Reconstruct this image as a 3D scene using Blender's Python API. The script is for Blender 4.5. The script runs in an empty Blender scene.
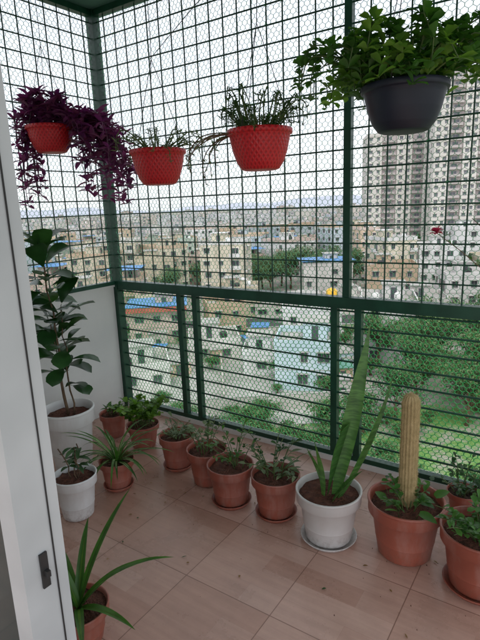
import bpy, math, random
import numpy as np
from mathutils import Vector, Matrix
random.seed(7); np.random.seed(7)
R=random.uniform
scene=bpy.context.scene
MATS={}
# ------------------------------------------------------------------ materials
def newmat(name):
    m=bpy.data.materials.new(name); m.use_nodes=True
    nt=m.node_tree; b=nt.nodes['Principled BSDF']
    MATS[name]=m
    return m,nt,b
def N(nt,t,**k):
    n=nt.nodes.new(t)
    for a,v in k.items(): setattr(n,a,v)
    return n
def ramp(nt,fac,cols):
    r=N(nt,'ShaderNodeValToRGB'); e=r.color_ramp.elements
    e[0].position,e[0].color=cols[0][0],(*cols[0][1],1)
    e[1].position,e[1].color=cols[-1][0],(*cols[-1][1],1)
    for p,c in cols[1:-1]:
        x=e.new(p); x.color=(*c,1)
    nt.links.new(fac,r.inputs[0]); return r.outputs[0]
def mix(nt,a,b,fac,bt='MIX'):
    m=N(nt,'ShaderNodeMix',data_type='RGBA',blend_type=bt)
    for s,v in ((m.inputs[6],a),(m.inputs[7],b)):
        if isinstance(v,tuple): s.default_value=(*v,1)
        else: nt.links.new(v,s)
    if isinstance(fac,(int,float)): m.inputs[0].default_value=fac
    else: nt.links.new(fac,m.inputs[0])
    return m.outputs[2]
def noise(nt,scale,detail=4,vec=None,rough=.5):
    n=N(nt,'ShaderNodeTexNoise'); n.inputs['Scale'].default_value=scale; n.inputs['Detail'].default_value=detail
    n.inputs['Roughness'].default_value=rough
    if vec is None:
        tc=N(nt,'ShaderNodeTexCoord'); vec=tc.outputs['Object']
    nt.links.new(vec,n.inputs['Vector']); return n.outputs['Fac']
def mapping(nt,scale=(1,1,1),rot=(0,0,0),src='Object'):
    tc=N(nt,'ShaderNodeTexCoord'); mp=N(nt,'ShaderNodeMapping')
    mp.inputs['Scale'].default_value=scale; mp.inputs['Rotation'].default_value=rot
    nt.links.new(tc.outputs[src],mp.inputs['Vector']); return mp.outputs['Vector']
def bump(nt,b,h,strength=.3,dist=.01):
    bp=N(nt,'ShaderNodeBump'); bp.inputs['Strength'].default_value=strength; bp.inputs['Distance'].default_value=dist
    nt.links.new(h,bp.inputs['Height']); nt.links.new(bp.outputs[0],b.inputs['Normal'])
def noisy(name,c1,c2,scale=8,rough=.6,bmp=.15,dist=.005,metal=0,spec=.5,detail=2):
    m,nt,b=newmat(name)
    f=noise(nt,scale,detail)
    col=ramp(nt,f,[(.3,c1),(.7,c2)])
    if bmp: bump(nt,b,noise(nt,scale*4,2),bmp,dist)
    nt.links.new(col,b.inputs['Base Color']); b.inputs['Roughness'].default_value=rough
    b.inputs['Metallic'].default_value=metal; b.inputs['Specular IOR Level'].default_value=spec
    return m
def leafmat(name,cols,rough=.4,trans=.3,tcol=None,bands=None):
    m,nt,b=newmat(name)
    g=N(nt,'ShaderNodeNewGeometry')
    n=len(cols)
    col=ramp(nt,g.outputs['Random Per Island'],[(i/(n-1),c) for i,c in enumerate(cols)])
    if trans>0:
        f=noise(nt,14,2)
        col=mix(nt,col,ramp(nt,f,[(.3,(.55,.55,.5)),(.7,(1.25,1.2,1.15))]),.7,'MULTIPLY')
    if bands: col=mix(nt,col,ramp(nt,noise(nt,1,2,mapping(nt,(14,14,95))),[(.42,(.5,.6,.55)),(.56,(1.15,1.15,1.1))]),.7,'MULTIPLY')
    nt.links.new(col,b.inputs['Base Color']); b.inputs['Roughness'].default_value=rough
    if trans>0:
        t=N(nt,'ShaderNodeBsdfTranslucent')
        tc=mix(nt,col,tcol or (1.6,1.8,.7),1.0,'MULTIPLY')
        nt.links.new(tc,t.inputs[0])
        ms=N(nt,'ShaderNodeMixShader'); ms.inputs[0].default_value=trans
        out=nt.nodes['Material Output']
        nt.links.new(b.outputs[0],ms.inputs[1]); nt.links.new(t.outputs[0],ms.inputs[2]); nt.links.new(ms.outputs[0],out.inputs[0])
    return m
def potmat(name,c1,c2,rough=.42):
    m,nt,b=newmat(name)
    oi=N(nt,'ShaderNodeObjectInfo')
    col=ramp(nt,noise(nt,5,3),[(.3,c1),(.7,c2)])
    col=mix(nt,col,ramp(nt,oi.outputs['Random'],[(0,(.84,.82,.82)),(.5,(1,1,1)),(1,(1.12,1.16,1.2))]),1,'MULTIPLY')
    tc=N(nt,'ShaderNodeTexCoord'); sx=N(nt,'ShaderNodeSeparateXYZ'); nt.links.new(tc.outputs['Object'],sx.inputs[0])
    mr=N(nt,'ShaderNodeMapRange'); mr.inputs['From Min'].default_value=.09; mr.inputs['From Max'].default_value=0; nt.links.new(sx.outputs['Z'],mr.inputs[0])
    sp=ramp(nt,noise(nt,38,5,None,.7),[(.45,(0,0,0)),(.62,(1,1,1))])
    ml=N(nt,'ShaderNodeMath',operation='MULTIPLY'); nt.links.new(mr.outputs[0],ml.inputs[0]); nt.links.new(sp,ml.inputs[1])
    m2=N(nt,'ShaderNodeMath',operation='MULTIPLY'); nt.links.new(ml.outputs[0],m2.inputs[0]); m2.inputs[1].default_value=.55
    col=mix(nt,col,(.16,.10,.07),m2.outputs[0])
    du=ramp(nt,noise(nt,11,5,mapping(nt,(1,1,.25)),.65),[(.48,(0,0,0)),(.75,(.3,.3,.3))])
    col=mix(nt,col,(.5,.42,.38),du)
    nt.links.new(col,b.inputs['Base Color']); b.inputs['Roughness'].default_value=rough
    bump(nt,b,noise(nt,30,2),.06,.001)
potmat('terracotta',(.29,.074,.046),(.39,.108,.068))
potmat('white_plastic',(.64,.63,.60),(.78,.77,.75),.35)
potmat('tank_white',(.66,.65,.62),(.80,.79,.77),.5)
noisy('navy_plastic',(.007,.010,.022),(.012,.016,.034),5,.48,.03,.001)
noisy('soil',(.06,.022,.014),(.19,.07,.042),25,.95,1.0,.02,detail=4)
noisy('soil_dark',(.03,.02,.012),(.09,.05,.03),25,.95,1.0,.02,detail=4)
noisy('steel_green',(.004,.045,.024),(.010,.072,.040),12,.4,0)
noisy('mesh_green',(.03,.46,.10),(.06,.58,.16),9,.5,0)
noisy('mesh_pale',(.08,.42,.19),(.16,.54,.28),9,.45,0)
noisy('wall_white',(.68,.69,.68),(.82,.82,.80),2.2,.8,.2,.004,detail=4)
noisy('ceiling_paint',(.05,.13,.11),(.08,.18,.15),3,.7,.1,.003)
noisy('frame_upvc',(.50,.53,.54),(.60,.63,.64),6,.3,.02,.001)
noisy('frame_seal',(.02,.02,.02),(.04,.04,.04),6,.6,0)
noisy('bark',(.10,.06,.035),(.22,.15,.09),20,.9,.6,.01)
noisy('stem_green',(.06,.11,.03),(.12,.17,.05),20,.6,0)
noisy('wire_dark',(.02,.025,.025),(.05,.05,.05),20,.5,0)
noisy('spine_tan',(.50,.34,.15),(.76,.58,.32),60,.9,0)
noisy('cactus_skin',(.30,.23,.10),(.46,.34,.17),40,.85,.5,.004)
noisy('concrete',(.30,.29,.27),(.46,.45,.42),.35,.9,.3,.02,detail=4)
leafmat('leaf_fig',[(.014,.055,.016),(.035,.11,.03),(.022,.08,.022)],.28,.15)
leafmat('leaf_green',[(.03,.11,.02),(.08,.22,.035),(.05,.15,.03)],.4,.35)
leafmat('leaf_lime',[(.10,.22,.03),(.19,.36,.06),(.07,.17,.03)],.4,.4)
leafmat('leaf_dark',[(.02,.07,.02),(.05,.13,.04),(.035,.09,.03)],.4,.25)
leafmat('leaf_grey',[(.11,.18,.09),(.22,.29,.16),(.08,.14,.06)],.5,.25)
leafmat('leaf_purple',[(.11,.026,.11),(.22,.055,.18),(.14,.038,.08),(.32,.12,.26)],.35,.4,(1.7,.75,1.4))
leafmat('leaf_cream',[(.35,.42,.20),(.50,.55,.30)],.45,.3,(1.2,1.2,.8))
leafmat('leaf_dry',[(.25,.15,.06),(.35,.24,.10)],.7,.2,(1.2,1.1,.8))
leafmat('petal_pink',[(.55,.04,.12),(.7,.08,.2)],.5,.4,(1.3,.8,.9))
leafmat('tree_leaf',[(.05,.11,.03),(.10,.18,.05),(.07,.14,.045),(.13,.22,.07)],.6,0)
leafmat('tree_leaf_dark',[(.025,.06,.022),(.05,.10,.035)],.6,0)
leafmat('sansev',[(.06,.16,.045),(.10,.23,.06)],.35,.15,None,True)
m,nt,b=newmat('red_woven')
tcu=N(nt,'ShaderNodeTexCoord')
w1=N(nt,'ShaderNodeTexWave'); w1.inputs['Scale'].default_value=22; w1.bands_direction='DIAGONAL'; nt.links.new(tcu.outputs['UV'],w1.inputs[0])
mp=N(nt,'ShaderNodeMapping'); mp.inputs['Scale'].default_value=(-1,1,1); nt.links.new(tcu.outputs['UV'],mp.inputs[0])
w2=N(nt,'ShaderNodeTexWave'); w2.inputs['Scale'].default_value=22; w2.bands_direction='DIAGONAL'; nt.links.new(mp.outputs[0],w2.inputs[0])
mx=N(nt,'ShaderNodeMath',operation='MAXIMUM'); nt.links.new(w1.outputs['Fac'],mx.inputs[0]); nt.links.new(w2.outputs['Fac'],mx.inputs[1])
bump(nt,b,mx.outputs[0],.5,.004)
b.inputs['Roughness'].default_value=.38
nt.links.new(ramp(nt,mx.outputs[0],[(.2,(.42,.008,.014)),(.9,(.66,.018,.025))]),b.inputs['Base Color'])
m,nt,b=newmat('door_glass'); b.inputs['Base Color'].default_value=(.02,.05,.05,1); b.inputs['Roughness'].default_value=.08
# floor tiles
m,nt,b=newmat('floor_tiles')
v=mapping(nt)
br=N(nt,'ShaderNodeTexBrick'); nt.links.new(v,br.inputs['Vector']); br.offset=.37; br.offset_frequency=2
br.inputs['Scale'].default_value=1; br.inputs['Brick Width'].default_value=.42; br.inputs['Row Height'].default_value=.105
br.inputs['Mortar Size'].default_value=.0006; br.inputs['Mortar Smooth'].default_value=.5
br.inputs['Color1'].default_value=(.50,.30,.235,1); br.inputs['Color2'].default_value=(.61,.41,.34,1); br.inputs['Mortar'].default_value=(.46,.29,.23,1)
v2=mapping(nt,(1.2,20,1))
st=noise(nt,1.6,4,v2,.6)
col=mix(nt,br.outputs['Color'],ramp(nt,st,[(.3,(.84,.81,.79)),(.7,(1.08,1.07,1.06))]),.7,'MULTIPLY')
t2=N(nt,'ShaderNodeTexBrick'); nt.links.new(v,t2.inputs['Vector']); t2.offset=0
t2.inputs['Scale'].default_value=1; t2.inputs['Brick Width'].default_value=.42; t2.inputs['Row Height'].default_value=.42
t2.inputs['Mortar Size'].default_value=.0022; t2.inputs['Mortar Smooth'].default_value=.1
t2.inputs['Color1'].default_value=(1,1,1,1); t2.inputs['Color2'].default_value=(.92,.90,.88,1); t2.inputs['Mortar'].default_value=(.5,.44,.41,1)
col=mix(nt,col,t2.outputs['Color'],1,'MULTIPLY')
dirt=noise(nt,3.2,6,None,.65)
col=mix(nt,col,ramp(nt,dirt,[(.35,(.82,.79,.77)),(.62,(1.04,1.03,1.02))]),.8,'MULTIPLY')
sm=ramp(nt,noise(nt,60,3,None,.7),[(.66,(1,1,1)),(.74,(.72,.66,.62))])
col=mix(nt,col,sm,.5,'MULTIPLY')
nt.links.new(col,b.inputs['Base Color'])
rr=N(nt,'ShaderNodeMapRange'); rr.inputs['From Min'].default_value=.3; rr.inputs['From Max'].default_value=.7; rr.inputs['To Min'].default_value=.20; rr.inputs['To Max'].default_value=.42
nt.links.new(dirt,rr.inputs[0]); nt.links.new(rr.outputs[0],b.inputs['Roughness'])
bump(nt,b,t2.outputs['Fac'],-.25,.002)
# city walls
WALLC=[(.62,.56,.44),(.68,.67,.63),(.56,.43,.31),(.58,.56,.53),(.60,.48,.42),(.48,.55,.60),(.64,.58,.45),(.42,.40,.38),(.70,.70,.69),(.47,.54,.47)]  # wall paints, partly desaturated to suggest haze over the city
def citymat(name,c,stain):
    m,nt,b=newmat(name)
    oi=N(nt,'ShaderNodeObjectInfo')
    col=ramp(nt,oi.outputs['Random'],[(0,(c[0]*.82,c[1]*.78,c[2]*.74)),(.5,c),(1,tuple(min(.74,x*1.1+.04) for x in c))])
    f=noise(nt,.5,4,mapping(nt,(1,1,.35)))
    col=mix(nt,col,ramp(nt,f,[(.3,(.68,.66,.64)),(.65,(1.04,1.04,1.04))]),stain,'MULTIPLY')
    nt.links.new(col,b.inputs['Base Color']); b.inputs['Roughness'].default_value=.9
for i,c in enumerate(WALLC):
    citymat('city_wall_%d'%i,c,.8)
    citymat('far_wall_%d'%i,tuple(a*.5+.5*h for a,h in zip(c,(.54,.56,.60))),.3)  # far walls blended toward pale grey-blue, haze painted into the colour
noisy('win_dark',(.035,.04,.045),(.10,.11,.12),.3,.2,0)
noisy('win_far_hazed',(.24,.26,.29),(.32,.34,.37),.3,.5,0)  # distant windows paled, haze put into their colour
noisy('roof_blue',(.05,.19,.45),(.10,.27,.54),.6,.5,0)
noisy('roof_red',(.42,.09,.07),(.52,.14,.10),.6,.6,0)
noisy('roof_green',(.12,.30,.24),(.18,.38,.30),.6,.6,0)
noisy('tank_black',(.015,.015,.015),(.03,.03,.03),2,.5,0)
noisy('tank_yellow',(.75,.42,.02),(.82,.50,.04),2,.5,0)
noisy('wall_sky',(.44,.57,.62),(.56,.66,.70),.4,.85,0)
noisy('tower_cream',(.62,.59,.54),(.72,.69,.65),.05,.85,0)
noisy('tower_mauve',(.46,.41,.40),(.54,.48,.47),.05,.85,0)
noisy('win_tower',(.12,.13,.15),(.20,.21,.23),.3,.3,0)  # tower glass paled in place of real haze
noisy('asphalt',(.045,.045,.045),(.07,.07,.068),.5,.9,0)
noisy('kerb',(.35,.35,.33),(.45,.45,.42),.8,.9,0)
noisy('road_paint',(.65,.65,.62),(.75,.75,.72),2,.8,0)
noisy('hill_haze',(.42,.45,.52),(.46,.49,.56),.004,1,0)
m,nt,b=newmat('ground_mix')
f1=noise(nt,.045,4,None,.6); f2=noise(nt,.8,5,None,.7)
c1=ramp(nt,f2,[(.3,(.24,.22,.19)),(.7,(.40,.38,.34))])
c2=ramp(nt,f2,[(.3,(.06,.12,.035)),(.7,(.13,.20,.06))])
nt.links.new(mix(nt,c1,c2,ramp(nt,f1,[(.50,(0,0,0)),(.60,(1,1,1))])),b.inputs['Base Color']); b.inputs['Roughness'].default_value=.95
m,nt,b=newmat('rough_grass')
f1=noise(nt,.22,5,None,.7); f2=noise(nt,2.2,6,None,.75)
c1=ramp(nt,f2,[(.3,(.06,.15,.03)),(.7,(.18,.33,.08))]); c2=ramp(nt,f2,[(.3,(.20,.18,.14)),(.7,(.38,.36,.30))])
nt.links.new(mix(nt,c1,c2,ramp(nt,f1,[(.48,(0,0,0)),(.58,(1,1,1))])),b.inputs['Base Color']); b.inputs['Roughness'].default_value=.95

# ------------------------------------------------------------------ mesh builder
class MB:
    def __init__(s): s.v=[];s.f=[];s.m=[];s.sm=[];s.names=[];s.uv={}
    def mi(s,n):
        if n not in s.names: s.names.append(n)
        return s.names.index(n)
    def box(s,x0,x1,y0,y1,z0,z1,mat):
        i=len(s.v); s.v+=[(x0,y0,z0),(x1,y0,z0),(x1,y1,z0),(x0,y1,z0),(x0,y0,z1),(x1,y0,z1),(x1,y1,z1),(x0,y1,z1)]
        for q in ((0,3,2,1),(4,5,6,7),(0,1,5,4),(1,2,6,5),(2,3,7,6),(3,0,4,7)):
            s.f.append(tuple(i+a for a in q)); s.m.append(s.mi(mat)); s.sm.append(False)
    def quad(s,pts,mat,sm=False):
        i=len(s.v); s.v+=[tuple(p) for p in pts]; s.f.append(tuple(range(i,i+len(pts)))); s.m.append(s.mi(mat)); s.sm.append(sm)
    def tube(s,path,rad,mat,n=6,cap=True):
        path=[Vector(p) for p in path]; i0=len(s.v)
        if not hasattr(rad,'__len__'): rad=[rad]*len(path)
        up=Vector((0.13,.21,1)).normalized()
        for k,p in enumerate(path):
            d=(path[min(k+1,len(path)-1)]-path[max(k-1,0)])
            if d.length<1e-9: d=Vector((0,0,1))
            d.normalize()
            a=d.cross(up if abs(d.dot(up))<.95 else Vector((1,0,0))).normalized(); b=d.cross(a)
            for j in range(n):
                t=2*math.pi*j/n; q=p+(a*math.cos(t)+b*math.sin(t))*rad[k]; s.v.append(tuple(q))
        mi=s.mi(mat)
        for k in range(len(path)-1):
            for j in range(n):
                a=i0+k*n+j; b=i0+k*n+(j+1)%n
                s.f.append((a,b,b+n,a+n)); s.m.append(mi); s.sm.append(True)
        if cap:
            s.f.append(tuple(i0+j for j in range(n))[::-1]); s.m.append(mi); s.sm.append(False)
            e=i0+(len(path)-1)*n; s.f.append(tuple(e+j for j in range(n))); s.m.append(mi); s.sm.append(False)
    def lathe(s,prof,mat,c=(0,0,0),n=40,refine=True,uv=False,rib=None):
        if refine:
            p2=[]
            for k,p in enumerate(prof):
                if 0<k<len(prof)-1:
                    for o in (-1,1):
                        q=prof[k+o]; d=math.hypot(q[0]-p[0],q[1]-p[1]); t=min(.3,.0015/max(d,1e-6))
                        p2.append((p[0]+(q[0]-p[0])*t,p[1]+(q[1]-p[1])*t))
                else: p2.append(p)
            prof=p2
        i0=len(s.v); mi=s.mi(mat)
        for r,z in prof:
            for j in range(n):
                t=2*math.pi*j/n; rr_=r*(1+(rib[1]*math.cos(rib[0]*t) if rib else 0)); s.v.append((c[0]+rr_*math.cos(t),c[1]+rr_*math.sin(t),c[2]+z))
        for k in range(len(prof)-1):
            for j in range(n):
                a=i0+k*n+j; b=i0+k*n+(j+1)%n
                if uv:
                    s.uv[len(s.f)]=[(j/n,prof[k][1]),((j+1)/n,prof[k][1]),((j+1)/n,prof[k+1][1]),(j/n,prof[k+1][1])]
                s.f.append((a,b,b+n,a+n)); s.m.append(mi); s.sm.append(True)
    def blade(s,p,az,el,L,W,bend,mat,shape='lance',segs=5,fold=.25,roll=0,side=0):
        p=Vector(p); i0=len(s.v); mi=s.mi(mat); a=az
        for k in range(segs+1):
            t=k/segs
            if shape=='lance': w=math.sin(math.pi*min(1,max(.02,t**.75)))**.8 if 0<t<1 else (.12 if t==0 else .0)
            elif shape=='strap': w=min(1,.55+t*2)*(1-t**3.5)
            elif shape=='ob': w=(.08+.92*math.sin(math.pi*.5*min(1,t/.68))**1.2) if t<.68 else math.sqrt(max(0,1-((t-.68)/.32)**2))
            elif shape=='heart': w=(.5+1.8*t) if t<.25 else .95*math.cos((t-.25)/.75*math.pi/2)**.75
            elif shape=='sans': w=(.45+.55*math.sin(math.pi*min(1,t*1.05)))*(1-t**4)
            e=el-bend*t
            d=Vector((math.cos(e)*math.cos(a),math.cos(e)*math.sin(a),math.sin(e)))
            sd=Vector((-math.sin(a),math.cos(a),0)); nn=sd.cross(d)*-1
            r=roll; sd2=sd*math.cos(r)+nn*math.sin(r); n2=nn*math.cos(r)-sd*math.sin(r)
            hw=W*.5*w
            s.v+=[tuple(p-sd2*hw+n2*hw*fold),tuple(p),tuple(p+sd2*hw+n2*hw*fold)]
            if k<segs: p=p+d*(L/segs)
            a+=side/segs
        for k in range(segs):
            a=i0+k*3
            for o in (0,1):
                s.f.append((a+o,a+o+1,a+o+4,a+o+3)); s.m.append(mi); s.sm.append(True)
        return p
    def obj(s,name,loc=(0,0,0),rot=0,parent=None,scale=1):
        me=s.mesh(name); return place(me,name,loc,rot,parent,scale)
    def mesh(s,name):
        me=bpy.data.meshes.new(name); me.from_pydata(s.v,[],s.f)
        for n in s.names: me.materials.append(MATS[n])
        me.polygons.foreach_set('material_index',s.m); me.polygons.foreach_set('use_smooth',s.sm)
        if s.uv:
            ul=me.uv_layers.new(name='UVMap')
            for fi,uvs in s.uv.items():
                ls=me.polygons[fi].loop_start
                for k,u in enumerate(uvs): ul.data[ls+k].uv=u
        me.update(); return me
def place(me,name,loc=(0,0,0),rot=0,parent=None,scale=1):
    o=bpy.data.objects.new(name,me); scene.collection.objects.link(o); o.location=loc; o.rotation_euler=(0,0,rot)
    if hasattr(scale,'__len__'): o.scale=scale
    else: o.scale=(scale,)*3
    if parent: o.parent=parent
    return o
def empty(name,loc=(0,0,0)):
    e=bpy.data.objects.new(name,None); scene.collection.objects.link(e); e.location=loc; return e

# ------------------------------------------------------------------ camera
f,p,r,w=500.56,.224,-.0386,.6019
CAM=Vector((2.9712,-2.653,1.5566))
F=Vector((-math.sin(w)*math.cos(p),math.cos(w)*math.cos(p),-math.sin(p)))
R0=Vector((math.cos(w),math.sin(w),0)); U0=R0.cross(F)
Rt=R0*math.cos(r)+U0*math.sin(r); Up=-R0*math.sin(r)+U0*math.cos(r)
cd=bpy.data.cameras.new('camera'); cam=bpy.data.objects.new('camera',cd); scene.collection.objects.link(cam)
cam.matrix_world=Matrix((( Rt.x,Up.x,-F.x,CAM.x),(Rt.y,Up.y,-F.y,CAM.y),(Rt.z,Up.z,-F.z,CAM.z),(0,0,0,1)))
cd.sensor_fit='VERTICAL'; cd.sensor_height=36; cd.sensor_width=27; cd.lens=36*f/640; cd.clip_start=.03; cd.clip_end=9000
scene.camera=cam

# ------------------------------------------------------------------ light
wd=bpy.data.worlds.new('World'); scene.world=wd; wd.use_nodes=True; nt=wd.node_tree
sky=N(nt,'ShaderNodeTexSky',sky_type='NISHITA'); sky.sun_disc=False
sun_dir=Vector((.45,-.62,1.25)).normalized()
sky.sun_elevation=math.asin(sun_dir.z); sky.sun_rotation=math.atan2(sun_dir.x,sun_dir.y)
sky.air_density=1.0; sky.dust_density=1.5; sky.ozone_density=1
hs=N(nt,'ShaderNodeHueSaturation'); hs.inputs['Saturation'].default_value=.30
nt.links.new(sky.outputs[0],hs.inputs['Color'])
ov=mix(nt,hs.outputs[0],(2.0,2.05,2.2),1,'MULTIPLY')
cl=ramp(nt,noise(nt,2.2,4,mapping(nt,(1,1,2.6),src='Generated'),.55),[(.3,(.74,.79,.87)),(.7,(.90,.925,.96))])
cl=mix(nt,cl,(9.0,8.9,8.8),1,'MULTIPLY')
ov=mix(nt,ov,cl,.78)
nt.links.new(ov,nt.nodes['Background'].inputs[0])
nt.nodes['Background'].inputs[1].default_value=.15
sl=bpy.data.lights.new('sun','SUN'); sl.energy=1.5; sl.angle=math.radians(16); sl.color=(1,.96,.90)
so=bpy.data.objects.new('sun',sl); scene.collection.objects.link(so)
so.rotation_euler=sun_dir.to_track_quat('Z','Y').to_euler()
scene.view_settings.view_transform='Standard'; scene.view_settings.look='None'; scene.view_settings.exposure=0

# ------------------------------------------------------------------ balcony shell
ZT=2.91; XR=4.3; YB=-2.1
mb=MB(); mb.box(-.12,XR,YB,.10,-.16,0,'floor_tiles'); mb.obj('balcony_floor')
mb=MB(); mb.box(-.12,XR,YB-2.2,YB-.001,-.16,-.003,'floor_tiles'); mb.obj('room_floor')
mb=MB(); mb.box(-.12,XR,YB-.12,.12,ZT,ZT+.16,'ceiling_paint'); mb.obj('balcony_ceiling')
mb=MB(); mb.box(-.12,XR,YB-2.2,YB-.121,ZT-.05,ZT+.16,'wall_white'); mb.obj('room_ceiling')
mb=MB(); mb.box(-.12,0,YB,-.036,0.001,.985,'wall_white')
mb.box(-.135,.015,YB,-.036,.985,1.0,'wall_white'); mb.obj('side_parapet_wall')
mb=MB(); mb.box(-.12,1.28,YB-.14,YB-.002,0.001,ZT-.052,'wall_white'); mb.obj('house_wall')
mb=MB(); mb.box(.0,XR,-.03,.08,.001,.035,'wall_white'); mb.obj('floor_kerb')

# ------------------------------------------------------------------ grille
def bars():
    e=empty('window_grille')
    mb=MB(); g='steel_green'
    mb.box(-.033,.033,-.033,.033,.0,ZT-.001,g)
    mb.box(1.872,1.912,-.02,.02,1.03,ZT-.041,g)
    mb.box(.034,XR,-.028,.028,.965,1.03,g)
    mb.box(.034,XR,-.022,.022,ZT-.04,ZT-.001,g)
    for x in (.64,.78,1.82,1.965,3.0): mb.box(x-.02,x+.02,-.02,.02,.036,.964,g)
    mb.box(.034,XR,-.022,.022,.0355,.066,g)
    mb.box(-.022,.022,YB,-.034,1.001,1.03,g); mb.box(-.022,.022,YB,-.034,ZT-.04,ZT-.001,g)
    mb.obj('frame',parent=e)
    mb=MB(); h=.0045
    x=.1
    while x<XR:
        dx=R(-.003,.003); mb.tube([(x+dx,0.006,1.031),(x,0.008,2),(x-dx,0.006,ZT-.041)],h,g,6,False); x+=.1
    z=1.13
    while z<ZT-.05:
        mb.tube([(.036,-.003,z),(1.2,-.003,z+R(-.004,.004)),(2.6,-.003,z+R(-.004,.004)),(XR,-.003,z)],h,g,6,False); mb.tube([(-.003,YB,z),(-.003,-.036,z)],h,g,6,False); z+=.1
    y=-.1
    while y>YB:
        mb.tube([(.006,y,1.031),(.006,y,ZT-.041)],h,g,6,False); y-=.1
    z=.15
    while z<.95:
        mb.tube([(.036,-.003,z),(1.3,-.003,z+R(-.004,.003)),(2.5,-.003,z+R(-.004,.003)),(XR,-.003,z)],.006,g,6,False); z+=.1
    for i in range(60):
        x=.1*random.randint(1,35); z=1.13+.1*random.randint(0,17)
        mb.tube([(x-.006,.0,z-.006),(x+.0,-.012,z+.002),(x+.007,.0,z+.007),(x+.004,.016,z)],.0013,'mesh_green',4)
    mb.obj('bars',parent=e)
    return e
bars()
def hexmesh(name,axis,length,z0,z1,mat,off,rad=.0011,a=.036):
    hv=.013; hs_=.011; rp=hv+hs_; seg=[]
    rows=int((z1-z0)/rp); cols=int(length/a)
    for k in range(rows):
        z=z0+k*rp; o=(k%2)*a/2
        for i in range(cols):
            x=i*a+o
            seg.append((x,z,x,z+hv))
            if x+a/2<length and k<rows-1: seg.append((x,z+hv,x+a/2,z+rp))
            if x-a/2>=0 and k<rows-1: seg.append((x,z+hv,x-a/2,z+rp))
    S=np.array(seg)
    def warp(x,z): return x+.010*np.sin(z*5+x*2.1)+.004*np.sin(z*17+x*9), z+.010*np.sin(x*4.3+z)+.004*np.sin(x*15-z*6)
    x0,zz0=warp(S[:,0],S[:,1]); x1,zz1=warp(S[:,2],S[:,3])
    dep=lambda x,z: off+.007*np.sin(x*6+z*4)
    A=np.stack([x0,dep(x0,zz0),zz0],1); B=np.stack([x1,dep(x1,zz1),zz1],1)
    d=B-A; d/=np.linalg.norm(d,axis=1)[:,None]; n=np.stack([-d[:,2],0*d[:,0],d[:,0]],1); o=np.array([0,1,0])[None]
    vert=np.abs(S[:,0]-S[:,2])<1e-6; rr=np.where(vert,rad*1.5,rad)[:,None]
    V=[]
    for P in (A,B):
        for t in (0,2.0944,4.18879): V.append(P+rr*(math.cos(t)*n+math.sin(t)*o))
    V=np.stack(V,1).reshape(-1,3)
    if axis=='y': V=np.stack([V[:,1]*-1,-V[:,0]-.03,V[:,2]],1)
    else: V=V+np.array([.03,0,0])
    m_=len(S); b=(np.arange(m_)*6)[:,None]
    Fc=np.concatenate([b+np.array([[j,(j+1)%3,(j+1)%3+3,j+3]]) for j in range(3)],0)
    me=bpy.data.meshes.new(name); me.from_pydata(V.tolist(),[],Fc.tolist()); me.materials.append(MATS[mat])
    return place(me,name)
hexmesh('upper_chicken_wire','x',3.9,1.0,ZT-.01,'mesh_pale',.018,.0013,.034)
hexmesh('lower_chicken_wire','x',3.9,.03,.98,'mesh_green',.03,.0020,.034)
hexmesh('side_chicken_wire','y',2.0,1.01,ZT-.01,'mesh_pale',.018,.0013,.034)

# ------------------------------------------------------------------ door
e=empty('sliding_door'); dx_=-.065
mb=MB(); u='frame_upvc'
def dbox(mb,x0,x1,*a): mb.box(x0+dx_,x1+dx_,*a)
mb.box(1.992,2.05,-2.165,-2.06,.03,2.35,u); mb.box(1.962,1.991,-2.15,-2.075,.03,2.35,u)
mb.box(1.28,1.961,-2.14,-2.095,.03,.12,u); mb.box(1.28,1.961,-2.14,-2.095,2.28,2.35,u)
mb.box(1.28,1.961,-2.14,-2.095,.95,1.0,u)
mb.box(1.28,4.2,-2.19,-2.04,2.351,2.42,u); mb.box(1.28,4.2,-2.19,-2.04,.0015,.029,u)
mb.obj('frame',parent=e)
mb=MB(); mb.box(1.28,1.961,-2.122,-2.112,.121,.949,'door_glass'); mb.box(1.28,1.961,-2.122,-2.112,1.001,2.279,'door_glass'); mb.obj('glass',parent=e)
mb=MB(); dbox(mb,2.116,2.121,-2.126,-2.108,.745,.83,'frame_seal'); dbox(mb,2.121,2.133,-2.121,-2.112,.775,.79,'frame_seal'); mb.obj('latch',parent=e)
mb=MB(); dbox(mb,2.116,2.118,-2.090,-2.087,.03,2.35,'frame_seal'); mb.obj('seal',parent=e)

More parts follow.
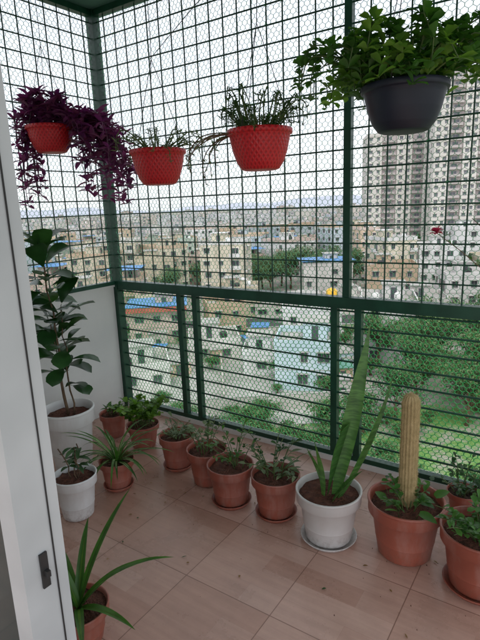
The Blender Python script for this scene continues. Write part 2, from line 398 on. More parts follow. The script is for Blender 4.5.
# ------------------------------------------------------------------ pots
def pot(mb,Rr,h,mat,saucer=False,soil='soil',c=(0,0,0),smat=None):
    rb=Rr*.70; z0=.012 if saucer else .001
    def rad(z): return rb+(Rr*.93-rb)*(z/h)
    prof=[(0,0),(rb*.93,0),(rb,.008),(rad(h*.30),h*.30),(rad(h*.32)+.0015,h*.31),(rad(h*.34),h*.33),(rad(h*.76),h*.76),(Rr*.985,h*.775),(Rr*.99,h*.95),(Rr*1.01,h*.965),(Rr*1.01,h),(Rr*.95,h),(Rr*.92,h*.93),(Rr*.90,h*.82)]
    mb.lathe([(a,b) for a,b in prof],mat,(c[0],c[1],c[2]+z0),44)
    n=28; i0=len(mb.v); mi=mb.mi(soil)
    rings=[.915,.7,.45,.2]
    for q,rg in enumerate(rings):
        for j in range(n):
            t=2*math.pi*j/n; mb.v.append((c[0]+Rr*rg*math.cos(t),c[1]+Rr*rg*math.sin(t),c[2]+z0+h*.86+R(-.006,.008)+(0 if q==0 else .006)))
    for q in range(3):
        for j in range(n):
            a=i0+q*n+j; b=i0+q*n+(j+1)%n; mb.f.append((a,b,b+n,a+n)); mb.m.append(mi); mb.sm.append(True)
    mb.f.append(tuple(i0+3*n+j for j in range(n))); mb.m.append(mi); mb.sm.append(True)
    if saucer:
        s=Rr*.86
        mb.lathe([(0,.001),(s*.85,.001),(s*1.02,.026),(s*.98,.027),(s*.83,.008),(0,.008)],smat or mat,(c[0],c[1],c[2]),40)
    for k in range(26):
        t=R(0,6.28); q=Rr*.82*math.sqrt(R(0,1)); x=c[0]+q*math.cos(t); y=c[1]+q*math.sin(t); z=c[2]+z0+h*.865; s_=R(.004,.010)
        mb.quad([(x-s_,y-s_,z),(x+s_,y-s_*.6,z+s_*.3),(x+s_*.2,y+s_,z+s_)],soil); mb.quad([(x+s_,y-s_*.6,z),(x+s_*.9,y+s_,z),(x,y+s_*.1,z+s_*1.2)],soil)
    return c[2]+z0+h*.86
def bushy(mb,c,rad,h,n,L,W,mat,shape='lance',stem='stem_green',k=7,bend=.8):
    per=max(2,n//k)
    for s_ in range(k):
        t=R(0,6.28); q=rad*.35*R(0,1); b=Vector((c[0]+q*math.cos(t),c[1]+q*math.sin(t),c[2]))
        t2=t+R(-.6,.6); o=rad*R(.3,1); hh=h*R(.5,1)
        pts=[]
        for i in range(6):
            u_=i/5; pts.append(b+Vector((math.cos(t2)*o*u_**1.4,math.sin(t2)*o*u_**1.4,hh*math.sin(u_*1.5))))
        mb.tube(pts,[.003*(1-.6*i/5) for i in range(6)],stem,4,False)
        for j in range(per):
            u_=R(.25,1)*4.999; i=int(u_); P=pts[i].lerp(pts[i+1],u_-i)
            mb.blade(P,R(0,6.28),R(-.1,1.0),L*R(.6,1.15),W*R(.7,1.15),bend*R(.4,1.3),mat,shape,4,.3,R(-.5,.5))
def rosette(mb,c,n,L,W,mat,el=(.5,1.3),bend=(.8,1.8),shape='strap',side=.3,centre=None):
    for i in range(n):
        az=i*2.4+R(-.3,.3); l=L*R(.6,1.1); e_=R(*el); bd=R(*bend); sd=R(-side,side)
        p0=(c[0]+.01*math.cos(az),c[1]+.01*math.sin(az),c[2])
        mb.blade(p0,az,e_,l,W,bd,mat,shape,9,.35,0,sd)
        if centre: 
            mb.blade((p0[0],p0[1],p0[2]+.0012),az,e_,l*.985,W*.38,bd,centre,shape,9,.2,0,sd)
mb=MB(); z=pot(mb,.155,.40,'white_plastic',soil='soil')
def stempath(b,t,n=9,wob=.012):
    b=Vector(b);t=Vector(t); return [b.lerp(t,i/(n-1))+Vector((R(-wob,wob),R(-wob,wob),0))*(1 if 0<i<n-1 else 0) for i in range(n)]
L_=Vector((-.824,-.566,0))
s1=stempath((.0,.0,z),L_*.045+Vector((0,0,1.38))); s2=stempath((.03,.02,z),-L_*.03+Vector((0,0,1.02)))
s3=stempath((-.02,.02,z),L_*.04+Vector((0,0,.92)))
for s_,rr in ((s1,.008),(s2,.006),(s3,.006)): mb.tube(s_,[rr*(1-.5*i/8) for i in range(9)],'bark',7)
def on(s_,u_):
    u_=min(.9999,u_)*(len(s_)-1); i=int(u_); return s_[i].lerp(s_[i+1],u_-i)
for s_,n,u0 in ((s1,42,.28),(s2,15,.30),(s3,13,.3)):
    for i in range(n):
        u_=u0+(1-u0)*(i/(n-1))**.75
        P=on(s_,u_); az=i*2.4+R(-.4,.4); top=u_>.85
        el=R(.4,1.3) if top else R(-.1,.75)
        q=mb.blade(P,az,el,.03,.006,0,'stem_green','strap',2)
        mb.blade(q,az,el,R(.13,.20)*(1.1 if top else .92),R(.09,.125),R(.3,1.2),'leaf_fig','ob',7,.28,R(-.4,.4))
mb.obj('potted_fiddle_leaf_fig',(.47,-.90,0))
mb=MB(); z=pot(mb,.112,.235,'white_plastic')
for i in range(4):
    s_=stempath((R(-.02,.02),R(-.02,.02),z),(R(-.07,.07),R(-.07,.07),z+R(.10,.22)),6,.01); mb.tube(s_,.0035,'bark',5)
    for j in range(5): mb.blade(on(s_,R(.4,1)),R(0,6.28),R(-.3,.6),R(.05,.09),R(.025,.035),R(.5,1.3),'leaf_dark','lance',5,.3)
mb.obj('potted_shrub_cutting',(.90,-1.21,0))
mb=MB(); z=pot(mb,.10,.165,'terracotta',True)
rosette(mb,(0,0,z),40,.35,.016,'leaf_green',(.5,1.35),(1.0,2.2),centre='leaf_cream')
mb.obj('potted_spider_plant',(.88,-.91,0))
mb=MB(); z=pot(mb,.095,.17,'terracotta'); bushy(mb,(0,0,z),.10,.12,60,.05,.018,'leaf_green'); mb.obj('potted_succulent',(.34,-.45,0))
mb=MB(); z=pot(mb,.11,.16,'terracotta'); bushy(mb,(0,0,z),.16,.20,420,.045,.034,'leaf_lime','ob',k=28); mb.obj('potted_herb',(.64,-.46,0))
mb=MB(); z=pot(mb,.108,.205,'terracotta',True); bushy(mb,(0,0,z),.13,.10,110,.05,.010,'leaf_grey',k=16); mb.obj('potted_succulent',(1.03,-.56,0))
mb=MB(); z=pot(mb,.118,.21,'terracotta'); bushy(mb,(0,0,z),.17,.22,110,.035,.022,'leaf_grey','ob',k=13); mb.obj('potted_kalanchoe',(1.295,-.60,0))
mb=MB(); z=pot(mb,.125,.215,'terracotta',True); bushy(mb,(.02,.02,z),.19,.22,90,.035,.016,'leaf_green','ob',k=11); mb.obj('potted_seedling',(1.53,-.70,0))
mb=MB(); z=pot(mb,.125,.215,'terracotta',True)
bushy(mb,(.0,.02,z),.18,.12,56,.055,.020,'leaf_grey','lance',k=11); bushy(mb,(-.03,.02,z),.17,.24,70,.035,.020,'leaf_dark','ob',k=9)
mb.obj('potted_begonia',(1.79,-.67,0))
# snake plant
mb=MB(); z=pot(mb,.152,.25,'white_plastic',True)
rt=math.atan2(.566,.824)
mb.blade((.03,.01,z),rt+.2,1.36,.84,.078,.0,'sansev','sans',16,.35,.9,.3)
mb.blade((.06,.0,z),rt-.1,1.02,.68,.085,-.42,'sansev','sans',16,.40,-.7,.3)
mb.blade((.0,-.01,z),rt,1.30,.38,.12,.0,'sansev','ob',12,.35,-.5)
mb.blade((-.02,-.03,z),rt+2.8,1.45,.28,.075,.0,'sansev','sans',12,.4,.6)
mb.blade((.04,-.04,z),rt-.6,1.0,.24,.065,.1,'sansev','sans',10,.4,.2)
mb.blade((-.04,.02,z),rt+2.4,1.25,.22,.065,.3,'sansev','sans',10,.4,.9)
mb.obj('potted_snake_plant',(2.10,-.71,0))
# columnar cactus
mb=MB(); z=pot(mb,.165,.265,'terracotta')
ph=.50; ring=[(.036+.0012*math.sin(i*1.7),ph*i/16) for i in range(16)]+[(.034,ph*.985),(.027,ph+.012),(.012,ph+.021),(0,ph+.023)]
mb.lathe(ring,'cactus_skin',(0,.02,z),96,False,rib=(16,.07))
for k in range(16):
    for i in range(80):
        t=2*math.pi*k/16+R(-.06,.06); zz=ph*(i+.5)/80; q=.0375
        for j in range(5): mb.blade((q*math.cos(t),.02+q*math.sin(t),z+zz),t+R(-1.3,1.3),R(-1,1),R(.006,.015),.0012,.3,'spine_tan','strap',1,0)
for i in range(260):
    t=R(0,6.28); q=R(0,.03); mb.blade((q*math.cos(t),.02+q*math.sin(t),z+ph+.022-q*.5),t,R(.3,1.5),R(.008,.016),.0012,.3,'spine_tan','strap',1,0)
for i in range(12):
    t=R(0,6.28); q=R(.03,.12); P=(q*math.cos(t),q*math.sin(t),z); h_=R(.02,.07)
    e_=mb.blade(P,t,1.2,h_,.004,.4,'stem_green','strap',3); mb.blade(e_,t+R(-1,1),R(-.2,.5),R(.05,.08),R(.035,.05),R(.3,.9),'leaf_green','heart',6,.2,R(-.4,.4))
bushy(mb,(0.02,-.03,z),.13,.10,80,.04,.02,'leaf_green','ob',k=10)
mb.obj('potted_columnar_cactus',(2.43,-.62,0))
mb=MB(); z=pot(mb,.155,.255,'terracotta',True); bushy(mb,(0,0,z),.18,.12,230,.04,.024,'leaf_green','ob',k=26); mb.obj('potted_mint',(2.745,-.68,0))
for x,k_,mt,sh in ((2.60,12,'leaf_dark','ob'),(2.84,16,'leaf_green','ob')):
    mb=MB(); z=pot(mb,.08,.14,'terracotta',soil='soil_dark'); bushy(mb,(0,0,z),.15,.17,k_*9,.04,.022,mt,sh,k=k_+4); mb.obj('potted_groundcover',(x,-.20+R(-.03,.03),0))
# foreground dracaena
mb=MB(); z=pot(mb,.11,.15,'terracotta')
def scr(a): return a+math.atan2(.566,.824)
for a,el,L,bd in ((.15,.95,.42,1.15),(.9,1.15,.46,.55),(2.6,1.25,.30,.5),(-.5,.5,.28,.9),(1.6,1.1,.33,.7),(3.3,.9,.30,.9),(-1.2,.6,.26,.9),(.5,.8,.25,.7),(2.1,.8,.28,.9)):
    mb.blade((0,0,z),scr(a),el,L,.032,bd,'leaf_green','strap',12,.5); mb.blade((0,0,z+.002),scr(a),el,L*.98,.010,bd,'leaf_lime','strap',12,.2)
mb.obj('potted_dracaena',(1.56,-1.72,0))
# flowering branch
mb=MB(); z=pot(mb,.14,.24,'terracotta')
for tip in ((-.66,.0,1.40),(-.52,.03,1.46),(-.35,0,1.2)):
    b=Vector((0,0,z)); t=Vector(tip); P=[b.lerp(t,i/9)+Vector((.10*math.sin(i/9*3.1),0,.16*math.sin(i/9*3.1))) for i in range(10)]
    mb.tube(P,[.004-.0025*i/9 for i in range(10)],'bark',5)
    for j in range(9): mb.blade(on(P,R(.3,1)),R(0,6.28),R(-.2,.8),R(.035,.06),R(.02,.03),.6,'leaf_green','ob',4)
    if tip[0]<-.6:
        for j in range(18): mb.blade(P[-1],j*2.4,R(-.2,1.2),R(.025,.038),.026,.4,'petal_pink','ob',4,.3)
mb.obj('potted_crown_of_thorns',(3.08,-.28,0))
mb=MB()
for i in range(46):
    x=R(.3,3.0); y=R(-1.4,-.25); mb.blade((x,y,.004),R(0,6.28),.12,R(.010,.028),R(.005,.012),.3,random.choice(('leaf_dry','leaf_dry','leaf_dark')),'lance',3,.3)
for i in range(300):
    x=R(.3,3.1); y=-.6+random.gauss(0,.28); s_=R(.001,.0035)
    if y<-.03: mb.quad([(x-s_,y,.001),(x+s_,y-s_,.001),(x,y+s_,.001+s_)],'soil')
mb.obj('fallen_leaves')

# ------------------------------------------------------------------ hanging pots
def hang(mb,Rr,h,mat,uv=True,n=3,top=.42):
    prof=[(0,-h),(Rr*.50,-h),(Rr*.60,-h*.97),(Rr*.74,-h*.80),(Rr*.86,-h*.52),(Rr*.93,-h*.25),(Rr*.96,-.018),(Rr*1.03,-.016),(Rr*1.03,.004),(Rr*.96,.004),(Rr*.92,-.03)]
    mb.lathe(prof,mat,(0,0,0),48,True,uv)
    mb.lathe([(Rr*.925,-.028),(Rr*.5,-.02),(0.001,-.018)],'soil_dark',(0,0,0),24,False)
    for k in range(n):
        t=2*math.pi*k/n+.5
        mb.tube([(Rr*.98*math.cos(t),Rr*.98*math.sin(t),0),(Rr*.4*math.cos(t),Rr*.4*math.sin(t),top*.62),(0,0,top)],.0016,'wire_dark',5)
    return top
def hanging(name,x,y,zr,Rr,h,mat,fn,uv=True):
    mb=MB(); t=hang(mb,Rr,h,mat,uv); mb.tube([(0,0,t),(.004,0,t+.1),(0,0,ZT-zr-.12)],.0016,'wire_dark',5); fn(mb); mb.obj(name,(x,y,zr))
def trail(mb,b,az,rise,out,drop,n,mat,L,W,shape='lance',stem='stem_green',per=3):
    P=[]
    for i in range(n+1):
        u_=i/n; P.append(Vector((b[0]+math.cos(az)*out*math.sin(u_*1.6),b[1]+math.sin(az)*out*math.sin(u_*1.6),b[2]+rise*math.sin(u_*2.4)-drop*u_**2)))
        az+=R(-.12,.12)
    mb.tube(P,[.0035-.0018*i/n for i in range(n+1)],stem,5,False)
    for i in range(1,n+1):
        for j in range(per): mb.blade(P[i],R(0,6.28) if i<n else j*2.1,R(-.3,1.0),L*R(.6,1.15),W*R(.8,1.15),R(.2,1.0),mat,shape,4,.4,R(-.5,.5))
sr=math.atan2(.566,.824)
def f_purple(mb):
    for i in range(42):
        az=i*2.4; front=math.cos(az-(sr-1.57))>.35
        trail(mb,(.04*math.cos(az),.04*math.sin(az),.0),az,R(.07,.17),R(.06,.11) if front else R(.08,.17),0 if front else R(.03,.2),6,'leaf_purple',.07,.026,stem='leaf_purple')
    for i in range(48):
        az=sr+R(-.75,.8); trail(mb,(.10*math.cos(az),.10*math.sin(az),-.01),az,R(.02,.14),R(.10,.36),R(.10,.46),9,'leaf_purple',.075,.028,stem='leaf_purple')
    for i in range(12):
        az=sr+3.14+R(-.8,.5); trail(mb,(.10*math.cos(az),.10*math.sin(az),-.01),az,.02,R(.04,.10),R(.22,.44),9,'leaf_purple',.065,.024,stem='leaf_purple')
hanging('hanging_purple_heart_plant',.42,-.76,2.03,.13,.14,'red_woven',f_purple)
def f_sparse(mb):
    for i in range(22):
        az=i*2.4; trail(mb,(.05*math.cos(az),.05*math.sin(az),-.01),az,R(.04,.14),R(.08,.22),R(.0,.10),8,'leaf_grey',.028,.006,per=4)
hanging('hanging_pot_of_trailing_jade',1.17,-.70,1.84,.137,.165,'red_woven',f_sparse)
def f_port(mb):
    for i in range(34):
        az=i*2.4; trail(mb,(.07*math.cos(az),.07*math.sin(az),-.01),az,R(.08,.18),R(.06,.18),R(.0,.08),8,'leaf_dark',.03,.006,per=4)
    bushy(mb,(0,0,-.01),.14,.07,160,.03,.009,'leaf_green',k=24)
    for i in range(8):
        az=sr+3.14+R(-.7,.7); trail(mb,(.08*math.cos(az),.08*math.sin(az),-.01),az,R(.0,.05),R(.16,.30),R(.1,.22),8,'leaf_grey',.03,.008,per=2,stem='bark')
hanging('hanging_pot_of_portulaca',1.77,-.70,1.870,.138,.165,'red_woven',f_port)
def f_green(mb):
    for i in range(60):
        az=i*2.4; trail(mb,(.08*math.cos(az),.08*math.sin(az),-.01),az,R(.05,.22),R(.06,.21),R(.0,.10),7,'leaf_lime' if i%3==0 else 'leaf_green',.05,.029,'ob',per=4)
    for i in range(7):
        az=sr+3.14+R(-.7,.7); trail(mb,(.08*math.cos(az),.08*math.sin(az),-.01),az,R(.10,.2),R(.22,.30),R(.06,.16),8,'leaf_green',.045,.027,'ob',per=3)
hanging('hanging_pot_of_peperomia',2.415,-.79,1.935,.143,.15,'navy_plastic',f_green)
mb=MB()
for y in (-.70,-.80): mb.tube([(0.02,y,ZT-.12),(2.1,y,ZT-.135),(XR,y,ZT-.12)],.003,'wire_dark',6)
mb.tube([(0.02,-1.15,2.74),(1.2,-.6,2.60),(2.3,-.04,2.72)],.0022,'wire_dark',5)
mb.tube([(.55,-.04,2.5),(1.3,-.5,2.52),(2.6,-1.0,2.7)],.0022,'wire_dark',5)
mb.obj('clothes_line')

# ------------------------------------------------------------------ city
GZ=-22.5
Fh=Vector((-math.sin(w),math.cos(w),0)); Rh=Vector((math.cos(w),math.sin(w),0))
ORG=Vector((2.97,-2.65,0))
def W_(u_,v_,z=GZ): return ORG+Rh*u_+Fh*v_+Vector((0,0,z))
mb=MB(); mb.quad([(-5000,-1500,0),(5000,-1500,0),(5000,7000,0),(-5000,7000,0)],'ground_mix'); mb.obj('ground',W_(0,0),w)
mb=MB(); mb.quad([(-80,24,0),(90,24,0),(90,56,0),(-80,56,0)],'rough_grass'); mb.obj('grass_verge',W_(0,0,GZ+.01),w)
mb=MB(); mb.quad([(-30,52,0),(16,52,0),(16,88,0),(-30,88,0)],'concrete'); mb.obj('concrete_yard',W_(0,0,GZ+.03),w)
mb=MB(); mb.quad([(-160,98,0),(160,98,0),(160,106,0),(-160,106,0)],'asphalt')
mb.box(-160,160,97.6,98,-.01,.13,'kerb'); mb.box(-160,160,106,106.4,-.01,.13,'kerb')
for i in range(60): mb.quad([(-160+i*5.4,101.9,.02),(-157+i*5.4,101.9,.02),(-157+i*5.4,102.1,.02),(-160+i*5.4,102.1,.02)],'road_paint')
mb.obj('road',W_(0,0,GZ+.05),w)
mb=MB(); hx=[]
for i in range(81):
    x=-4800+i*120; hx.append((x,42+22*math.sin(i*.31)+12*math.sin(i*.83+1)+6*math.sin(i*1.9)))
for i in range(80):
    mb.quad([(hx[i][0],0,-5),(hx[i+1][0],0,-5),(hx[i+1][0],200,hx[i+1][1]),(hx[i][0],200,hx[i][1])],'hill_haze',True)
    mb.quad([(hx[i][0],200,hx[i][1]),(hx[i+1][0],200,hx[i+1][1]),(hx[i+1][0],420,-5),(hx[i][0],420,-5)],'hill_haze',True)
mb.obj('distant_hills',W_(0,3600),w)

WIN=['win_dark']
def windowunit(mb,x,z,y,w_,h_,wm,side,shade=True):
    def bx(a0,a1,b0,b1,z0,z1,m_):
        p0=side(a0,b0); p1=side(a1,b1); mb.box(min(p0[0],p1[0]),max(p0[0],p1[0]),min(p0[1],p1[1]),max(p0[1],p1[1]),z0,z1,m_)
    t=.07
    bx(x-w_/2,x+w_/2,-.05,.015,z,z+h_,WIN[0])
    bx(x-w_/2-t,x-w_/2,-.05,.06,z-t,z+h_+t,wm); bx(x+w_/2,x+w_/2+t,-.05,.06,z-t,z+h_+t,wm)
    bx(x-w_/2,x+w_/2,-.05,.06,z+h_,z+h_+t,wm); bx(x-w_/2,x+w_/2,-.05,.09,z-t,z,wm)
    bx(x-.025,x+.025,.015,.04,z,z+h_,wm)
    if shade: bx(x-w_/2-.2,x+w_/2+.2,-.04,.5,z+h_+t+.05,z+h_+t+.13,wm)
def building(mb,w_,d_,fl,wall,trim='concrete',fh=3.0,tanks=True,balc=True,roof=None,bayw=3.0,dx=0,dy=0,accent=None):
    H_=fl*fh; pw=accent or wall
    mb.box(dx-w_/2,dx+w_/2,dy-d_/2,dy+d_/2,0,H_,wall)
    sides=[(w_,lambda a,b:(dx+a,dy-d_/2-b)),(w_,lambda a,b:(dx+a,dy+d_/2+b)),(d_,lambda a,b:(dx-w_/2-b,dy+a)),(d_,lambda a,b:(dx+w_/2+b,dy+a))]
    for si,(ln,sd) in enumerate(sides):
        nb=max(1,int(ln/bayw))
        kinds=[random.random() for _ in range(nb)]
        if si>0: kinds=[.95 if q<.3 and random.random()<.5 else q for q in kinds]
        for fl_ in range(fl):
            for k in range(nb):
                a=-ln/2+(k+.5)*ln/nb; z=fl_*fh
                if balc and kinds[k]<.3 and fl_>0:
                    p0=sd(a-1.2,0); p1=sd(a+1.2,1.0)
                    X0,X1=sorted((p0[0],p1[0])); Y0,Y1=sorted((p0[1],p1[1]))
                    mb.box(X0,X1,Y0,Y1,z-.02,z+.1,trim)
                    q0=sd(a-1.2,.92); q1=sd(a+1.2,1.0); A0,A1=sorted((q0[0],q1[0])); B0,B1=sorted((q0[1],q1[1])); mb.box(A0,A1,B0,B1,z+.1,z+.95,pw)
                    windowunit(mb,a,z+.15,0,1.4,2.0,trim,sd,False)
                elif kinds[k]<.86 and random.random()<.93:
                    windowunit(mb,a+R(-.2,.2),z+1.0,0,R(.8,1.6),R(1.0,1.3),trim,sd)
    for fl_ in range(1,fl): mb.box(dx-w_/2-.05,dx+w_/2+.05,dy-d_/2-.05,dy+d_/2+.05,fl_*fh-.12,fl_*fh-.03,trim)
    P_=.9
    mb.box(dx-w_/2-.08,dx+w_/2+.08,dy-d_/2-.08,dy-d_/2+.1,H_,H_+P_,pw); mb.box(dx-w_/2-.08,dx+w_/2+.08,dy+d_/2-.1,dy+d_/2+.08,H_,H_+P_,pw)
    mb.box(dx-w_/2-.08,dx-w_/2+.1,dy-d_/2+.1,dy+d_/2-.1,H_,H_+P_,pw); mb.box(dx+w_/2-.1,dx+w_/2+.08,dy-d_/2+.1,dy+d_/2-.1,H_,H_+P_,pw)
    mb.box(dx-w_/2+.1,dx+w_/2-.1,dy-d_/2+.1,dy+d_/2-.1,H_+.001,H_+.03,'concrete')
    sx=dx+R(-.2,.2)*w_; sy=dy+R(-.05,.2)*d_
    if d_>5.5:
        mb.box(sx-1.6,sx+1.6,sy-1.8,sy+1.8,H_+.03,H_+2.5,wall); mb.box(sx-1.9,sx+1.9,sy-2.1,sy+2.1,H_+2.5,H_+2.62,trim)
        mb.box(sx-.45,sx+.45,sy-1.84,sy-1.8,H_+.03,H_+2.0,WIN[0])
    if tanks:
        for k in range(random.choice((1,2))):
            tx=dx+R(-.35,.35)*w_; ty=dy-d_*R(.25,.38)
            mb.lathe([(0,0),(.55,0),(.58,.5),(.58,1.1),(.35,1.3),(.15,1.32),(0,1.32)],random.choice(('tank_black','tank_black','tank_white')),(tx,ty,H_+.35),12,False)
            mb.box(tx-.6,tx+.6,ty-.6,ty+.6,H_+.03,H_+.34,'concrete')
    if roof: mb.box(dx-w_/2*.7,dx+w_/2+.4,dy-d_/2-.4,dy+d_/2*.6,H_+2.7,H_+2.78,roof)
def mkvars(pref,n,fls):
    out=[]
    for i in range(n):
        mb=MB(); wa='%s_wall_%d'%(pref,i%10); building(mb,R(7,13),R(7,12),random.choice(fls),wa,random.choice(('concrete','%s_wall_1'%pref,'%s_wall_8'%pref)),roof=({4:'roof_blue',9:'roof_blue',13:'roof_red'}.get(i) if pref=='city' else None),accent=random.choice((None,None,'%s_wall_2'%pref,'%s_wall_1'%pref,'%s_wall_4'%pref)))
        out.append(mb.mesh('apartment_building_mesh'))
    return out
low_v=mkvars('city',12,(1,2,2,3)); mid_v=mkvars('city',20,(2,3,3,4,4,5))
WIN[0]='win_far_hazed'; far_v=mkvars('far',14,(3,4,4,5,6)); WIN[0]='win_dark'
def tree_mesh(name,h,cr,nl,ls,seed):
    rs=np.random.RandomState(seed); random.seed(seed)
    mb=MB(); 
    tr=[(0,0,0),(R(-.1,.1),R(-.1,.1),h*.25),(R(-.3,.3),R(-.3,.3),h*.5),(R(-.4,.4),R(-.4,.4),h*.75)]
    mb.tube(tr,[.2,.15,.11,.05],'bark',8)
    cl=[]
    for k in range(18):
        t=k*2.4+R(-.3,.3); el=R(-.15,1.2); q=cr*R(.5,1.05)
        E=(math.cos(t)*math.cos(el)*q,math.sin(t)*math.cos(el)*q,h*.58+math.sin(el)*h*.36)
        b=tr[1] if el<.3 else tr[2]
        M_=tuple((b[j]+E[j])/2+(.0 if j<2 else .3) for j in range(3))
        mb.tube([b,M_,E],[.07,.04,.015],'bark',5); cl.append((E,R(.28,.45)*cr)); cl.append((M_,R(.2,.35)*cr))
    nb=nl//len(cl)
    for E,rad in cl:
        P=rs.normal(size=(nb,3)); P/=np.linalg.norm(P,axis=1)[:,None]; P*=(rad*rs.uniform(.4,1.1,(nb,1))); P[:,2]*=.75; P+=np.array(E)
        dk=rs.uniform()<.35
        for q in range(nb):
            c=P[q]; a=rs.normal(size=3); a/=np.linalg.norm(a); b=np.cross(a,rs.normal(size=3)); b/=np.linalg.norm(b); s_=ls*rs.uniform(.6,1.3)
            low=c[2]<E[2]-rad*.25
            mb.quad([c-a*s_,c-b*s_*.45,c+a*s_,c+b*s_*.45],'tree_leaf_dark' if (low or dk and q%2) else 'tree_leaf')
    return mb.mesh(name)
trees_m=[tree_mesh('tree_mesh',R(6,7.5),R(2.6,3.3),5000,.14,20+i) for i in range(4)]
shrub_m=[tree_mesh('shrub_mesh',2.0,1.4,2400,.10,40+i) for i in range(2)]
random.seed(11)
v_=112
while v_<1150:
    step=12.5+max(0,v_-150)*.035; u_=-.78*v_-12
    while u_<.78*v_+12:
        uu=u_+R(-2.5,2.5); vv=v_+R(-3.5,3.5); sc=R(.85,1.15)*(1+max(0,v_-200)*.0011)
        skip=(3<uu<38 and 126<vv<166) or (60<uu<150 and 200<vv<265) or (uu>58 and vv<200)
        rd=random.random()
        if skip:
            if rd<.3: place(random.choice(trees_m),'tree',W_(uu,vv),R(0,6),None,R(1,1.5))
        elif rd<.89:
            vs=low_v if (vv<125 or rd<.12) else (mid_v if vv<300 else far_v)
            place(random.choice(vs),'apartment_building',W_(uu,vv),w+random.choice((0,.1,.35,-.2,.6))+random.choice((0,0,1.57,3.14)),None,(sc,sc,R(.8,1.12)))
        elif rd<.95: place(random.choice(trees_m),'tree',W_(uu,vv),R(0,6),None,R(1,1.5))
        u_+=step*R(.95,1.25)
    v_+=step*1.12
def tower(name,u0,u1,v0,fl,mats,dep=18):
    wd_=u1-u0; mb=MB(); fh=3.0; H_=fl*fh; nb=int(wd_/6.0); bw=wd_/nb; WIN[0]='win_tower'
    for k in range(nb):
        x0=-wd_/2+k*bw; set_=1.6*(k%2); mt=mats[k%len(mats)]; HH=H_+(2.5 if k%2 else 0)
        mb.box(x0,x0+bw-.01,set_,dep,0,HH,mt)
        sd=lambda a,b,x0=x0,s_=set_:(x0+bw/2+a,s_-b)
        for q in range(fl):
            z=q*fh
            if k%2==0:
                windowunit(mb,-bw*.24,z+.9,0,1.5,1.4,'tower_cream',sd); windowunit(mb,bw*.26,z+.9,0,1.2,1.4,'tower_cream',sd)
            else:
                windowunit(mb,0,z+.2,0,2.4,2.2,'tower_cream',sd,False)
                mb.box(x0+.5,x0+bw-.5,set_-1.3,set_-.001,z-.02,z+.12,'tower_cream'); mb.box(x0+.5,x0+bw-.5,set_-1.3,set_-1.22,z+.13,z+1.0,mt if q%2 else 'tower_mauve')
            mb.box(x0+.01,x0+bw-.02,set_-.1,set_-.001,z+2.8,z+2.92,'tower_cream')
        mb.box(x0-.01,x0+bw-.03,set_-.15,set_+.05,HH,HH+1.1,mt); mb.box(x0+.1,x0+.25,set_+.05,dep,HH,HH+1.1,mt)
    sd=lambda a,b:(-wd_/2-b,dep/2+a)
    for q in range(fl):
        for a in (-4.5,0,4.5): windowunit(mb,a,q*fh+.9,0,1.3,1.4,'tower_cream',sd)
    mb.box(-3,3,3,9,H_,H_+6,mats[0]); mb.box(-3.4,3.4,2.6,9.4,H_+6,H_+6.2,'tower_cream')
    WIN[0]='win_dark'
    mb.obj(name,W_((u0+u1)/2,v0),w-.12)
tower('apartment_tower',64,92,250,18,['tower_cream','tower_mauve'])
tower('apartment_tower',86,140,222,25,['tower_cream','tower_mauve'])
def house(u_,v_,w_,d_,fl,mat,rot=0,**k):
    mb=MB(); building(mb,w_,d_,fl,mat,**k); return mb.obj('house',W_(u_,v_),w+rot)
house(8.8,66,7.5,8,2,'wall_sky',-.2,tanks=False,balc=False,bayw=2.4)
house(3.0,72,5,6,1,'city_wall_8',-.1,tanks=False,balc=False)
house(-4.5,80,8,8,1,'city_wall_3',.1,tanks=True,balc=False)
house(-14,68,7,8,1,'city_wall_1',.2,balc=False,bayw=2.4)
house(-22,74,8,8,2,'city_wall_8',.15,balc=False)
mb=MB(); building(mb,10,9,2,'city_wall_8',tanks=False,balc=False)
mb.box(2.2,4.6,-4.3,-2.1,6.03,7.6,'city_wall_8')
mb.lathe([(0,0),(.9,0),(.96,.8),(.96,1.7),(.6,2.1),(.2,2.2),(0,2.2)],'tank_yellow',(3.4,-3.2,7.6),20,False)
mb.obj('house',W_(12.8,88),w-.1)
house(23,76,8,9,3,'city_wall_8',-.25,balc=False)
mb=MB(); building(mb,10,8,2,'city_wall_4',roof=None,balc=False,tanks=False); mb.box(-5.6,5.6,-5,4.5,6.95,7.1,'roof_blue'); mb.box(-5.5,5.5,-4.9,-4.7,6.0,6.94,'roof_red'); mb.obj('house',W_(-15.5,93),w+.1)
mb=MB(); building(mb,12,9,3,'city_wall_8',balc=False,tanks=False); mb.box(-6.6,6.6,-5,4.6,10.2,10.35,'roof_blue'); mb.obj('house',W_(22,126),w)
house(0,112,9,8,2,'city_wall_6',0); house(36,118,11,10,3,'city_wall_2',-.2); house(52,130,12,10,4,'city_wall_1',-.1); house(-38,84,10,9,2,'city_wall_4',.1); house(-30,98,9,9,3,'city_wall_0',.1)
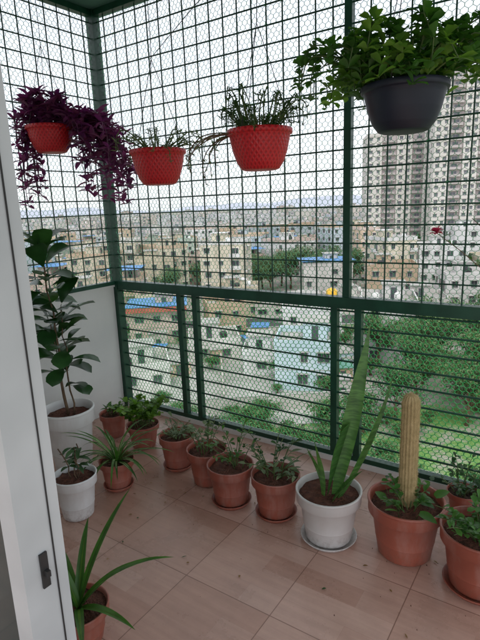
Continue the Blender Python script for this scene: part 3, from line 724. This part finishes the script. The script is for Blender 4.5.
house(33,92,10,9,2,'city_wall_3',-.2); house(46,100,10,9,3,'city_wall_8',-.15); house(66,126,12,11,3,'city_wall_6',-.2); house(-3,94,7,7,2,'city_wall_2',.2)
house(70,150,14,12,5,'city_wall_8',-.1); house(88,160,14,12,5,'city_wall_0',-.2)
for u_,v_,s_ in ((9,138,1.5),(15,143,1.7),(21,138,1.6),(27,146,1.7),(13,150,1.6),(19,152,1.7),(32,140,1.5),(7,146,1.4),(25,134,1.4),(34,150,1.6)): place(random.choice(trees_m),'tree',W_(u_,v_),R(0,6),None,s_)
for u_,v_,s_ in ((21,57,1.2),(27,54,1.3),(24,63,1.4),(31,60,1.5),(36,56,1.4),(28,70,1.5),(35,68,1.6),(42,64,1.6),(40,76,1.5),(20,70,1.2),(48,86,1.6),(56,96,1.6),(54,80,1.5),(-26,60,1.2),(-34,56,1.3),(-42,66,1.4),(17,52,1.0),(24,50,1.1),(31,50,1.2),(58,116,1.4)): place(random.choice(trees_m),'tree',W_(u_,v_),R(0,6),None,s_)
for i in range(85): place(random.choice(shrub_m),'shrub',W_(R(-28,36),R(38,54)),R(0,6),None,R(.5,1.6))
for i in range(30): place(random.choice(shrub_m),'shrub',W_(R(-24,24),R(54,96)),R(0,6),None,R(.6,1.3))
mb=MB(); mb.box(-28,18,-.1,.1,0,1.9,'city_wall_3'); mb.box(-28,18,-.14,.14,1.9,1.98,'concrete'); mb.obj('compound_wall',W_(0,56),w+.05)
mb=MB(); mb.box(-.1,.1,-14,14,0,1.9,'city_wall_3'); mb.obj('compound_wall',W_(-3,71),w+.05)
for i in range(16):
    mb=MB(); a,b_,h_=R(1.5,4),R(1.5,4),R(1.8,3); mb.box(-a/2,a/2,-b_/2,b_/2,0,h_,random.choice(('city_wall_8','city_wall_3','city_wall_2','wall_sky'))); mb.box(-a/2-.2,a/2+.2,-b_/2-.2,b_/2+.2,h_,h_+.1,random.choice(('concrete','roof_blue','concrete','roof_green'))); mb.box(-.4,.4,-b_/2-.03,-b_/2+.02,.01,1.7,'win_dark')
    mb.obj('garden_shed',W_(R(-26,16),R(58,92)),w+R(-.4,.4))
